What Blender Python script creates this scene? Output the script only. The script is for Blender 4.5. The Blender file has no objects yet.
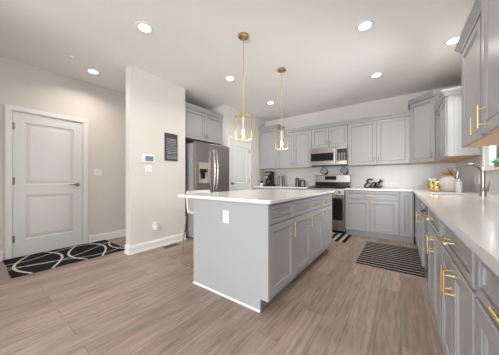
import bpy, bmesh, math, random
from mathutils import Vector, Matrix

S = bpy.context.scene
COL = S.collection
PI = math.pi

# ------------------------------------------------------------------ camera
cam_d = bpy.data.cameras.new('camera')
cam = bpy.data.objects.new('camera', cam_d)
COL.objects.link(cam)
cam.location = (0, 0, 1.07)
cam.rotation_euler = (PI / 2, 0, 0.6304)
cam_d.sensor_width = 36
cam_d.lens = 207.44 / 499 * 36
cam_d.shift_y = 2.8 / 499
cam_d.clip_start = 0.02
S.camera = cam

# ------------------------------------------------------------------ world, light, exposure
S.view_settings.view_transform = 'Standard'
S.view_settings.look = 'None'
S.view_settings.gamma = 1
S.view_settings.exposure = 0.1
W = bpy.data.worlds.new('sky')
S.world = W
W.use_nodes = True
bg = W.node_tree.nodes['Background']
bg.inputs[0].default_value = (0.86, 0.93, 1.0, 1)
bg.inputs[1].default_value = 1.3


def area(name, loc, rot, sx, sy, power, col=(1, 1, 1), spread=PI):
    l = bpy.data.lights.new(name, 'AREA')
    l.shape = 'RECTANGLE'
    l.size, l.size_y, l.energy, l.color = sx, sy, power, col
    l.spread = spread
    o = bpy.data.objects.new(name, l)
    o.location, o.rotation_euler = loc, rot
    COL.objects.link(o)
    return o


REAR_Y = -5.2
# daylight through the wide rear window, plus an added upward fill for the ceiling
area('daylight_rear_window', (-0.5, REAR_Y + 0.16, 1.35), (PI / 2, 0, 0), 2.4, 2.1, 118, (0.94, 0.975, 1.0))
area('ceiling_fill', (-0.5, REAR_Y + 0.30, 1.0), (PI / 2 + 0.75, 0, 0), 2.4, 1.0, 172, (0.95, 0.98, 1.0))
area('side_fill', (0.84, -1.75, 1.6), (PI / 2, 0, PI / 2), 1.7, 1.5, 26, (0.95, 0.98, 1.0))  # added fill for the island's right side and partition, no known window
area('daylight_sink_window', (1.0, 3.1, 1.7), (PI / 2, 0, PI / 2), 0.8, 0.9, 42, (0.97, 0.985, 1.0))
CAN_POWER = 7.0
CAN_COLOR = (1.0, 0.90, 0.78)
CAN_SPREAD = 2.55


# ------------------------------------------------------------------ materials
def mat(name, col, rough=0.5, metal=0.0, noise=0.0, nscale=8, spec=0.5, emit=None, estr=0, coat=0, bump=0, bscale=200, stretch=None):
    m = bpy.data.materials.new(name)
    m.use_nodes = True
    nt = m.node_tree
    b = nt.nodes['Principled BSDF']
    b.inputs['Base Color'].default_value = (*col, 1)
    b.inputs['Roughness'].default_value = rough
    b.inputs['Metallic'].default_value = metal
    b.inputs['Specular IOR Level'].default_value = spec
    b.inputs['Coat Weight'].default_value = coat
    tc = nt.nodes.new('ShaderNodeTexCoord')
    src = tc.outputs['Object']
    if stretch:
        mp = nt.nodes.new('ShaderNodeMapping')
        mp.inputs['Scale'].default_value = stretch
        nt.links.new(src, mp.inputs[0])
        src = mp.outputs[0]
    if noise:
        n = nt.nodes.new('ShaderNodeTexNoise')
        n.inputs['Scale'].default_value = nscale
        n.inputs['Detail'].default_value = 3
        nt.links.new(src, n.inputs['Vector'])
        r = nt.nodes.new('ShaderNodeMapRange')
        r.inputs['To Min'].default_value = 1 - noise
        r.inputs['To Max'].default_value = 1 + noise
        nt.links.new(n.outputs['Fac'], r.inputs['Value'])
        mx = nt.nodes.new('ShaderNodeMix')
        mx.data_type = 'RGBA'
        mx.blend_type = 'MULTIPLY'
        mx.inputs['Factor'].default_value = 1
        mx.inputs['A'].default_value = (*col, 1)
        nt.links.new(r.outputs[0], mx.inputs['B'])
        nt.links.new(mx.outputs['Result'], b.inputs['Base Color'])
    if bump:
        n2 = nt.nodes.new('ShaderNodeTexNoise')
        n2.inputs['Scale'].default_value = bscale
        nt.links.new(src, n2.inputs['Vector'])
        bp = nt.nodes.new('ShaderNodeBump')
        bp.inputs['Strength'].default_value = bump
        bp.inputs['Distance'].default_value = 0.002
        nt.links.new(n2.outputs['Fac'], bp.inputs['Height'])
        nt.links.new(bp.outputs[0], b.inputs['Normal'])
    if emit:
        b.inputs['Emission Color'].default_value = (*emit, 1)
        b.inputs['Emission Strength'].default_value = estr
    return m


M = {}
M['wall'] = mat('wall_paint', (0.685, 0.655, 0.624), 0.85, noise=0.015, nscale=2, bump=0.1)
M['ceil'] = mat('ceiling_paint', (0.88, 0.87, 0.86), 0.9, bump=0.08)
M['white'] = mat('white_trim_paint', (0.80, 0.80, 0.80), 0.45, noise=0.01)
M['door'] = mat('white_door_paint', (0.74, 0.75, 0.76), 0.4, noise=0.01)
M['cab'] = mat('grey_cabinet_paint', (0.375, 0.378, 0.395), 0.3, noise=0.02, nscale=4)
M['isl'] = mat('grey_island_paint', (0.41, 0.417, 0.43), 0.38, noise=0.015, nscale=3)
M['dark'] = mat('cabinet_shadow_gap', (0.09, 0.09, 0.1), 0.7)
M['wood'] = mat('cabinet_underside_wood', (0.72, 0.50, 0.32), 0.55, noise=0.12, nscale=12, stretch=(1, 8, 1))
M['gold'] = mat('brushed_gold', (0.80, 0.60, 0.30), 0.3, 1.0, noise=0.04, nscale=60)
M['goldp'] = mat('polished_gold', (0.80, 0.58, 0.25), 0.2, 1.0, noise=0.05, nscale=40)
M['brass'] = mat('antique_brass', (0.55, 0.38, 0.18), 0.35, 1.0, noise=0.05, nscale=40)
M['nickel'] = mat('brushed_nickel', (0.33, 0.30, 0.275), 0.28, 1.0, noise=0.04, nscale=60)
M['chrome'] = mat('chrome', (0.58, 0.56, 0.54), 0.2, 1.0, noise=0.02)
M['quartz'] = mat('white_quartz', (0.81, 0.815, 0.82), 0.16, noise=0.03, nscale=6, coat=0.2)
M['steel'] = mat('stainless_steel', (0.38, 0.35, 0.33), 0.3, 1.0, noise=0.05, nscale=30, stretch=(1, 1, 12))
M['fsteel'] = mat('dark_stainless_steel', (0.40, 0.365, 0.34), 0.30, 1.0, noise=0.08, nscale=14, stretch=(6, 6, 0.6))
M['fside'] = mat('grey_appliance_side', (0.33, 0.33, 0.34), 0.5, noise=0.03)
M['black'] = mat('black_plastic', (0.012, 0.012, 0.013), 0.4, noise=0.1, spec=0.25)
M['glassblk'] = mat('black_oven_glass', (0.012, 0.012, 0.014), 0.08, noise=0.05)
M['iron'] = mat('cast_iron', (0.022, 0.021, 0.021), 0.6, noise=0.15, nscale=40)
M['blackmetal'] = mat('black_painted_metal', (0.03, 0.03, 0.032), 0.5, noise=0.1)
M['sign'] = mat('chalkboard_black', (0.05, 0.052, 0.056), 0.7, noise=0.25, nscale=30)
M['chalk'] = mat('chalk_white', (0.50, 0.51, 0.53), 0.8, noise=0.1)
M['plast'] = mat('white_plastic', (0.83, 0.83, 0.82), 0.4, noise=0.01)
M['plast2'] = mat('grey_plastic', (0.45, 0.45, 0.44), 0.5, noise=0.02)
M['ceramic'] = mat('white_ceramic', (0.62, 0.58, 0.57), 0.45, noise=0.03, nscale=20, bump=0.4, bscale=60)
M['beige'] = mat('beige_seat_vinyl', (0.66, 0.54, 0.45), 0.5, noise=0.04)
M['vinyl'] = mat('white_seat_vinyl', (0.80, 0.78, 0.76), 0.45, noise=0.02)
M['screen'] = mat('blue_grey_screen', (0.10, 0.14, 0.19), 0.2, noise=0.3, nscale=50, emit=(0.25, 0.36, 0.5), estr=0.12)
M['cloth'] = mat('grey_quilted_cloth', (0.40, 0.42, 0.46), 0.9, noise=0.15, nscale=60)
M['rugedge'] = mat('black_rug_binding', (0.02, 0.02, 0.021), 0.95, noise=0.2, nscale=200)
M['lens'] = mat('lit_lamp_lens', (1, 0.95, 0.88), 0.4, noise=0.01, emit=(1.0, 0.90, 0.76), estr=7)
M['bulb'] = mat('lit_bulb_glass', (1, 0.85, 0.6), 0.3, noise=0.01, emit=(1.0, 0.72, 0.38), estr=9)
M['candle'] = mat('ivory_candle_sleeve', (0.85, 0.74, 0.55), 0.5, noise=0.02)
M['lawn'] = mat('grass_outside', (0.06, 0.42, 0.12), 0.9, noise=0.3, nscale=6)
M['lime'] = mat('pale_house_siding', (0.80, 0.83, 0.78), 0.8, noise=0.03)
M['brownv'] = mat('brown_register', (0.12, 0.09, 0.07), 0.5, noise=0.1)
M['clay'] = mat('brown_clay', (0.24, 0.17, 0.13), 0.7, noise=0.1)
M['leafgreen'] = mat('plant_leaf', (0.05, 0.40, 0.09), 0.5, noise=0.2, nscale=30)
M['disp'] = mat('light_dispenser_metal', (0.55, 0.49, 0.44), 0.4, 0.6, noise=0.03)
M['inside'] = mat('dishwasher_black_trim', (0.03, 0.03, 0.033), 0.4, noise=0.05)


def glass(name, col, rough=0.02):
    m = bpy.data.materials.new(name)
    m.use_nodes = True
    nt = m.node_tree
    nt.nodes.clear()
    out = nt.nodes.new('ShaderNodeOutputMaterial')
    mx = nt.nodes.new('ShaderNodeMixShader')
    tr = nt.nodes.new('ShaderNodeBsdfTransparent')
    gl = nt.nodes.new('ShaderNodeBsdfGlossy')
    fr = nt.nodes.new('ShaderNodeFresnel')
    tr.inputs[0].default_value = (*col, 1)
    gl.inputs[1].default_value = rough
    nt.links.new(fr.outputs[0], mx.inputs[0])
    nt.links.new(tr.outputs[0], mx.inputs[1])
    nt.links.new(gl.outputs[0], mx.inputs[2])
    nt.links.new(mx.outputs[0], out.inputs[0])
    return m


M['glass'] = glass('window_glass', (0.97, 0.99, 0.98))
M['soap'] = mat('frosted_bottle_plastic', (0.62, 0.61, 0.62), 0.25, noise=0.02)


class NB:
    """small expression builder for procedural patterns"""
    def __init__(s, name, rough=0.9):
        s.m = bpy.data.materials.new(name)
        s.m.use_nodes = True
        s.nt = s.m.node_tree
        s.b = s.nt.nodes['Principled BSDF']
        s.b.inputs['Roughness'].default_value = rough
        tc = s.nt.nodes.new('ShaderNodeTexCoord')
        s.obj = tc.outputs['Object']
        sp = s.nt.nodes.new('ShaderNodeSeparateXYZ')
        s.nt.links.new(s.obj, sp.inputs[0])
        s.x, s.y, s.z = sp.outputs

    def op(s, o, a, b=None, c=None):
        n = s.nt.nodes.new('ShaderNodeMath')
        n.operation = o
        for i, v in enumerate((a, b, c)):
            if v is None:
                continue
            if isinstance(v, (int, float)):
                n.inputs[i].default_value = v
            else:
                s.nt.links.new(v, n.inputs[i])
        return n.outputs[0]

    def mix(s, f, a, b):
        n = s.nt.nodes.new('ShaderNodeMix')
        n.data_type = 'RGBA'
        for k, v in (('Factor', f), ('A', a), ('B', b)):
            if isinstance(v, tuple):
                n.inputs[k].default_value = (*v, 1)
            elif isinstance(v, (int, float)):
                n.inputs[k].default_value = v
            else:
                s.nt.links.new(v, n.inputs[k])
        return n.outputs['Result']

    def noise(s, scale, stretch=(1, 1, 1), detail=4):
        mp = s.nt.nodes.new('ShaderNodeMapping')
        mp.inputs['Scale'].default_value = stretch
        s.nt.links.new(s.obj, mp.inputs[0])
        n = s.nt.nodes.new('ShaderNodeTexNoise')
        n.inputs['Scale'].default_value = scale
        n.inputs['Detail'].default_value = detail
        s.nt.links.new(mp.outputs[0], n.inputs['Vector'])
        return n.outputs['Fac']

    def color(s, c):
        s.nt.links.new(c, s.b.inputs['Base Color'])
        return s.m


# plank floor: boards run along Y
def floor_mat():
    n = NB('oak_plank_floor', 0.42)
    mp = n.nt.nodes.new('ShaderNodeMapping')
    mp.inputs['Rotation'].default_value = (0, 0, PI / 2)
    n.nt.links.new(n.obj, mp.inputs[0])
    br = n.nt.nodes.new('ShaderNodeTexBrick')
    br.offset = 0.37
    br.inputs['Scale'].default_value = 1
    br.inputs['Brick Width'].default_value = 1.22
    br.inputs['Row Height'].default_value = 0.165
    br.inputs['Mortar Size'].default_value = 0.0016
    br.inputs['Mortar Smooth'].default_value = 0.3
    br.inputs['Bias'].default_value = 0
    br.inputs['Color1'].default_value = (0.0, 0.0, 0.0, 1)
    br.inputs['Color2'].default_value = (1, 1, 1, 1)
    br.inputs['Mortar'].default_value = (0.5, 0.5, 0.5, 1)
    n.nt.links.new(mp.outputs[0], br.inputs['Vector'])
    base = n.mix(br.outputs['Color'], (0.285, 0.215, 0.18), (0.385, 0.30, 0.255))
    g = n.noise(5, (9, 0.7, 1), 6)
    g2 = n.noise(14, (9, 0.5, 1), 5)
    gg = n.op('ADD', n.op('MULTIPLY', g, 0.9), n.op('MULTIPLY', g2, 0.35))
    gm = n.op('MAXIMUM', n.op('MULTIPLY_ADD', gg, 1.5, 0.03), 0.5)
    comb = n.nt.nodes.new('ShaderNodeMix')
    comb.data_type = 'RGBA'
    comb.blend_type = 'MULTIPLY'
    comb.inputs['Factor'].default_value = 1
    n.nt.links.new(base, comb.inputs['A'])
    n.nt.links.new(gm, comb.inputs['B'])
    hue = n.noise(1.7, (5, 0.5, 1), 2)
    tint = n.mix(n.op('MINIMUM', n.op('MAXIMUM', n.op('MULTIPLY_ADD', hue, 4.0, -1.5), 0.0), 1.0), (1.0, 0.965, 0.95), (0.92, 0.955, 0.95))
    tm = n.nt.nodes.new('ShaderNodeMix')
    tm.data_type = 'RGBA'
    tm.blend_type = 'MULTIPLY'
    tm.inputs['Factor'].default_value = 1
    n.nt.links.new(comb.outputs['Result'], tm.inputs['A'])
    n.nt.links.new(tint, tm.inputs['B'])
    comb = tm
    c = n.mix(br.outputs['Fac'], comb.outputs['Result'], (0.14, 0.10, 0.085))
    return n.color(c)


M['floor'] = floor_mat()


def tile_mat():
    n = NB('white_backsplash_tile', 0.25)
    sw = n.nt.nodes.new('ShaderNodeCombineXYZ')
    n.nt.links.new(n.op('ADD', n.x, n.y), sw.inputs[0])
    n.nt.links.new(n.z, sw.inputs[1])
    br = n.nt.nodes.new('ShaderNodeTexBrick')
    br.inputs['Scale'].default_value = 1
    br.inputs['Brick Width'].default_value = 0.20
    br.inputs['Row Height'].default_value = 0.075
    br.inputs['Mortar Size'].default_value = 0.0015
    br.inputs['Color1'].default_value = (0.58, 0.572, 0.568, 1)
    br.inputs['Color2'].default_value = (0.61, 0.602, 0.598, 1)
    br.inputs['Mortar'].default_value = (0.52, 0.512, 0.508, 1)
    n.nt.links.new(sw.outputs[0], br.inputs['Vector'])
    return n.color(br.outputs['Color'])


M['tile'] = tile_mat()


def rug_wave():
    n = NB('black_rug_white_waves', 0.95)
    tot = None

    def add(d, w):
        nonlocal tot
        l = n.op('LESS_THAN', n.op('ABSOLUTE', d), w)
        tot = l if tot is None else n.op('MAXIMUM', tot, l)
    # bold bowed lines across the rug, bending one way then the other
    for (off, bow, k, ph, per) in ((0.03, 0.15, 3.6, 0.2, 0.52), (0.41, -0.17, 3.4, -0.3, 0.52)):
        b_ = n.op('MULTIPLY', n.op('COSINE', n.op('MULTIPLY_ADD', n.x, k, ph)), bow)
        t = n.op('FRACT', n.op('ADD', n.op('DIVIDE', n.op('SUBTRACT', n.op('SUBTRACT', n.y, b_), off), per), 20))
        add(n.op('MULTIPLY', n.op('SUBTRACT', t, 0.5), per), 0.0135)
    # thin lazy lines along it
    for (c, A, k, ph) in ((0.22, 0.12, 4.2, 0.4), (-0.02, 0.20, 3.4, 2.2), (-0.24, 0.12, 5.0, 4.0)):
        add(n.op('SUBTRACT', n.op('SUBTRACT', n.x, c), n.op('MULTIPLY', n.op('SINE', n.op('MULTIPLY_ADD', n.y, k, ph)), A)), 0.008)
    f = n.noise(220)
    n.b.inputs['Specular IOR Level'].default_value = 0.1
    col = n.mix(tot, (0.014, 0.013, 0.014), (0.62, 0.59, 0.56))
    return n.color(n.mix(n.op('MULTIPLY', f, 0.05), col, (0.2, 0.2, 0.2)))


M['wave'] = rug_wave()


def stripe(name, axis, period, duty, off=0.0, slant=0.0):
    n = NB(name, 0.95)
    t = n.x if axis == 'x' else n.y
    o = n.y if axis == 'x' else n.x
    t = n.op('ADD', n.op('MULTIPLY', o, slant), t)
    fr = n.op('FRACT', n.op('ADD', n.op('DIVIDE', t, period), 20 + off))
    l = n.op('LESS_THAN', fr, duty)
    n.b.inputs['Specular IOR Level'].default_value = 0.1
    col = n.mix(l, (0.014, 0.013, 0.014), (0.42, 0.40, 0.385))
    f = n.noise(220)
    return n.color(n.mix(n.op('MULTIPLY', f, 0.04), col, (0.2, 0.2, 0.2)))


M['stripe_y'] = stripe('black_rug_fine_white_stripes', 'y', 0.0865, 0.24, 0.25)
M['stripe_x'] = stripe('black_rug_wide_white_stripes', 'x', 0.118, 0.42, 0.1)


def bead_mat():
    n = NB('grey_beadboard_paint', 0.4)
    fr = n.op('FRACT', n.op('ADD', n.op('DIVIDE', n.op('ADD', n.x, n.y), 0.042), 20))
    g = n.op('LESS_THAN', fr, 0.1)
    bp = n.nt.nodes.new('ShaderNodeBump')
    bp.invert = True
    bp.inputs['Strength'].default_value = 0.8
    bp.inputs['Distance'].default_value = 0.004
    n.nt.links.new(g, bp.inputs['Height'])
    n.nt.links.new(bp.outputs[0], n.b.inputs['Normal'])
    return n.color(n.mix(g, (0.40, 0.405, 0.41), (0.33, 0.335, 0.345)))


M['bead'] = bead_mat()


# ------------------------------------------------------------------ mesh helpers
class MB:
    def __init__(s):
        s.bm = bmesh.new()

    def box(s, x0, x1, y0, y1, z0, z1, bev=0.0, seg=1):
        r = bmesh.ops.create_cube(s.bm, size=1)
        vs = r['verts']
        for v in vs:
            v.co = Vector(((x0 + x1) / 2 + v.co.x * (x1 - x0), (y0 + y1) / 2 + v.co.y * (y1 - y0), (z0 + z1) / 2 + v.co.z * (z1 - z0)))
        if bev:
            es = list({e for v in vs for e in v.link_edges})
            bmesh.ops.bevel(s.bm, geom=es, offset=bev, segments=seg, profile=0.5, affect='EDGES')
        return s

    def prism(s, pts, axis, a, b):
        """extrude polygon pts (2d) along axis from a to b"""
        def mk(p, t):
            if axis == 'x':
                return (t, p[0], p[1])
            if axis == 'y':
                return (p[0], t, p[1])
            return (p[0], p[1], t)
        v0 = [s.bm.verts.new(mk(p, a)) for p in pts]
        v1 = [s.bm.verts.new(mk(p, b)) for p in pts]
        n = len(pts)
        fs = [s.bm.faces.new(v0), s.bm.faces.new(v1[::-1])]
        for i in range(n):
            fs.append(s.bm.faces.new((v0[i], v1[i], v1[(i + 1) % n], v0[(i + 1) % n])))
        return s

    def lathe(s, prof, cx, cy, n=24, ax='z', flute=0):
        rings = []
        for (r, z) in prof:
            ring = []
            for i in range(n):
                a = 2 * PI * i / n
                rr = r * (1 + (flute * math.cos(a * 10) if flute else 0))
                p = (cx + rr * math.cos(a), cy + rr * math.sin(a), z)
                ring.append(s.bm.verts.new(p))
            rings.append(ring)
        for a, b in zip(rings, rings[1:]):
            for i in range(n):
                s.bm.faces.new((a[i], a[(i + 1) % n], b[(i + 1) % n], b[i]))
        s.bm.faces.new(rings[0][::-1])
        s.bm.faces.new(rings[-1])
        return s

    def tube(s, pts, r, n=8, sq=False):
        pts = [Vector(p) for p in pts]
        rad = r if isinstance(r, (list, tuple)) else [r] * len(pts)
        rings = []
        up = None
        for i, p in enumerate(pts):
            t = (pts[min(i + 1, len(pts) - 1)] - pts[max(i - 1, 0)]).normalized()
            if up is None:
                up = Vector((0, 0, 1)) if abs(t.z) < 0.9 else Vector((1, 0, 0))
            u = t.cross(up)
            if u.length < 1e-5:
                u = t.cross(Vector((0, 1, 0)))
            u.normalize()
            w = u.cross(t).normalized()
            up = w
            ring = []
            for k in range(n):
                a = 2 * PI * (k + (0.5 if sq else 0)) / n
                ring.append(s.bm.verts.new(p + (u * math.cos(a) + w * math.sin(a)) * rad[i]))
            rings.append(ring)
        for a, b in zip(rings, rings[1:]):
            for k in range(n):
                s.bm.faces.new((a[k], a[(k + 1) % n], b[(k + 1) % n], b[k]))
        s.bm.faces.new(rings[0][::-1])
        s.bm.faces.new(rings[-1])
        return s

    def cyl(s, p0, p1, r, n=16):
        return s.tube([p0, p1], r, n)

    def quad(s, *ps):
        s.bm.faces.new([s.bm.verts.new(p) for p in ps])
        return s

    def panel(s, x0, x1, z0, z1, yb, t=0.02, rail=0.057, depth=0.011, step=0.009):
        """shaker door/drawer front facing -Y with an inner bead"""
        f = yb - t
        loops = []
        e = 0.003
        rail = min(rail, (x1 - x0) * 0.3, (z1 - z0) * 0.28)
        for (ins, y) in ((0, yb), (0, f + e), (e, f), (rail, f), (rail + 0.0005, f + 0.016), (rail + 0.006, f + 0.016), (rail + 0.0065, f + 0.004), (rail + 0.013, f + 0.005), (rail + 0.016, f + depth)):
            loops.append([s.bm.verts.new(p) for p in ((x0 + ins, y, z0 + ins), (x1 - ins, y, z0 + ins), (x1 - ins, y, z1 - ins), (x0 + ins, y, z1 - ins))])
        for a, b in zip(loops, loops[1:]):
            for i in range(4):
                s.bm.faces.new((a[i], a[(i + 1) % 4], b[(i + 1) % 4], b[i]))
        s.bm.faces.new(loops[-1])
        s.bm.faces.new(loops[0][::-1])
        return s

    def loft(s, rects):
        """rects: (x0,x1,y0,y1,z) stacked"""
        loops = [[s.bm.verts.new(p) for p in ((a, c, z), (b, c, z), (b, d, z), (a, d, z))] for (a, b, c, d, z) in rects]
        for a, b in zip(loops, loops[1:]):
            for i in range(4):
                s.bm.faces.new((a[i], a[(i + 1) % 4], b[(i + 1) % 4], b[i]))
        s.bm.faces.new(loops[-1])
        s.bm.faces.new(loops[0][::-1])
        return s

    def loft_poly(s, polys):
        loops = [[s.bm.verts.new((x, y, z)) for (x, y) in pl] for (pl, z) in polys]
        n = len(loops[0])
        for a, b in zip(loops, loops[1:]):
            for i in range(n):
                s.bm.faces.new((a[i], a[(i + 1) % n], b[(i + 1) % n], b[i]))
        s.bm.faces.new(loops[-1])
        s.bm.faces.new(loops[0][::-1])
        return s

    def build(s, name, m, parent=None, smooth=False, loc=None, rotz=0):
        bmesh.ops.recalc_face_normals(s.bm, faces=s.bm.faces)
        me = bpy.data.meshes.new(name)
        s.bm.to_mesh(me)
        s.bm.free()
        mm = M[m] if isinstance(m, str) else m
        me.materials.append(mm)
        if smooth:
            for p in me.polygons:
                p.use_smooth = True
            me.set_sharp_from_angle(angle=math.radians(40))
        o = bpy.data.objects.new(name, me)
        COL.objects.link(o)
        if parent:
            o.parent = parent
        if loc:
            o.location = loc
        o.rotation_euler.z = rotz
        return o


def tag(o, label, cat, group=None):
    o['label'], o['category'] = label, cat
    if group:
        o['group'] = group
    return o


def thing(name, label, cat, loc=(0, 0, 0), rotz=0, group=None):
    o = bpy.data.objects.new(name, None)
    o.empty_display_size = 0.1
    COL.objects.link(o)
    o.location = loc
    o.rotation_euler.z = rotz
    return tag(o, label, cat, group)


def struct(name, mb, m, parent=None, label=None, cat=None):
    o = mb.build(name, m, parent)
    if not parent:
        o['kind'] = 'structure'
        if label:
            o['label'], o['category'] = label, cat
    return o


def copy_thing(o, loc, label, rotz=None):
    c = o.copy()
    COL.objects.link(c)
    c.location = loc
    c['label'] = label
    if rotz is not None:
        c.rotation_euler.z = rotz

    def rec(src, dst):
        for ch in list(src.children):
            d = ch.copy()
            COL.objects.link(d)
            d.parent = dst
            rec(ch, d)
    rec(o, c)
    return c


# ------------------------------------------------------------------ dimensions
LX, RX, BY, H = -4.29, 0.78, 5.03, 2.728
NX, NY0, NY1 = -3.15, 1.40, 2.345
PX = -3.107

# ------------------------------------------------------------------ room shell
struct('floor', MB().box(LX - 0.1, RX + 0.1, REAR_Y - 0.1, BY + 0.1, -0.1, 0), 'floor')
struct('ceiling', MB().box(LX - 0.1, RX + 0.1, REAR_Y - 0.1, BY + 0.1, H, H + 0.1), 'ceil')
D0, D1, DZ = 0.385, 1.150, 2.015          # front door leaf
mb = MB()
mb.box(LX - 0.12, LX, REAR_Y, NY1 + 0.1, 0, H)
struct('wall_left', mb, 'wall')
# right wall with the sink window opening
WY0, WY1, WZ0, WZ1 = 2.80, 3.50, 1.195, 2.15
mb = MB()
mb.box(RX, RX + 0.12, REAR_Y, -2.65, 0, H)
mb.box(RX, RX + 0.12, -2.65, -0.85, 0, 0.8)  # made-up opening that lets the side fill in
mb.box(RX, RX + 0.12, -2.65, -0.85, 2.4, H)
mb.box(RX, RX + 0.12, -0.85, WY0, 0, H)
mb.box(RX, RX + 0.12, WY1, BY + 0.12, 0, H)
mb.box(RX, RX + 0.12, WY0, WY1, 0, WZ0)
mb.box(RX, RX + 0.12, WY0, WY1, WZ1, H)
struct('wall_right', mb, 'wall')
struct('wall_back', MB().box(PX - 0.12, RX, BY, BY + 0.12, 0, H), 'wall')
mb = MB()
mb.box(LX - 0.12, -2.5, REAR_Y - 0.12, REAR_Y, 0, H)
mb.box(0.7, RX + 0.12, REAR_Y - 0.12, REAR_Y, 0, H)
mb.box(-2.5, 0.7, REAR_Y - 0.12, REAR_Y, 2.5, H)
mb.box(-2.5, 0.7, REAR_Y - 0.12, REAR_Y, 0, 0.3)
struct('wall_rear', mb, 'wall')
# partition beside the hall, turning behind it into the fridge alcove
struct('wall_partition', MB().box(NX - 0.14, NX, NY0, NY1, 0, H), 'wall')
struct('wall_light_block', MB().box(LX, -2.55, -1.02, -0.9, 0, H), 'wall')  # unseen stub added to keep rear daylight off the left wall
struct('wall_hall_end', MB().box(LX, NX - 0.14, NY1 - 0.12, NY1, 0, H), 'wall')
struct('wall_alcove', MB().box(-3.99, -3.87, NY1, 3.40, 0, H), 'wall')
PY0, PD0, PD1 = 3.375, 3.50, 4.24
mb = MB()
mb.box(-3.87, PX, PY0, PY0 + 0.10, 0, H)
mb.box(PX - 0.12, PX, PY0 + 0.10, PD0, 0, H)
mb.box(PX - 0.12, PX, PD1, BY, 0, H)
mb.box(PX - 0.12, PX, PD0, PD1, 2.02, H)
struct('wall_pantry', mb, 'wall')


def baseboard(name, axis, a, b, at, side, h=0.13):
    """axis the board runs along; at = wall face; side = direction of the room"""
    t = 0.016
    prof = [(0, 0), (t + 0.008, 0), (t + 0.008, 0.018), (t, 0.024), (t, h - 0.03), (t * 0.55, h - 0.012), (t * 0.4, h), (0, h)]
    mb = MB()
    mb.prism([(at + side * p[0], p[1]) for p in prof], 'y' if axis == 'y' else 'x', a, b)
    return struct(name, mb, 'white')


baseboard('baseboard_left', 'y', 1.235, NY1 - 0.12, LX, 1)
baseboard('baseboard_left_near', 'y', -0.9, 0.30, LX, 1)
baseboard('baseboard_partition', 'y', NY0 - 0.0, NY1, NX, 1)
baseboard('baseboard_partition_end', 'x', NX - 0.14, NX + 0.016, NY0, -1)
baseboard('baseboard_partition_hall', 'y', NY0, NY1 - 0.12, NX - 0.14, -1)
baseboard('baseboard_hall_end', 'x', LX + 0.03, NX - 0.16, NY1 - 0.12, -1)

# backsplash tiles
struct('trim_1', MB().box(PX, RX, BY - 0.012, BY, 0.914, 1.40), 'tile')
mb = MB()
mb.box(RX - 0.012, RX, 0.2, WY0 - 0.07, 0.914, 1.40)
mb.box(RX - 0.012, RX, WY0 - 0.07, WY1 + 0.07, 0.914, WZ0 - 0.02)
mb.box(RX - 0.012, RX, WY1 + 0.07, BY - 0.012, 0.914, 1.40)
struct('trim_2', mb, 'tile')


# ------------------------------------------------------------------ doors (face local -Y, x along width)
def lever(parent, x, z, y, sgn):
    mb = MB()
    mb.cyl((x, y, z), (x, y - 0.012, z), 0.028, 20)
    mb.cyl((x, y - 0.012, z), (x, y - 0.05, z), 0.010, 12)
    mb.tube([(x, y - 0.05, z), (x + sgn * 0.03, y - 0.052, z + 0.002), (x + sgn * 0.08, y - 0.05, z + 0.004), (x + sgn * 0.12, y - 0.048, z - 0.002)], [0.011, 0.010, 0.009, 0.007], 10)
    return mb.build('lever_handle', 'nickel', parent, True)


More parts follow.
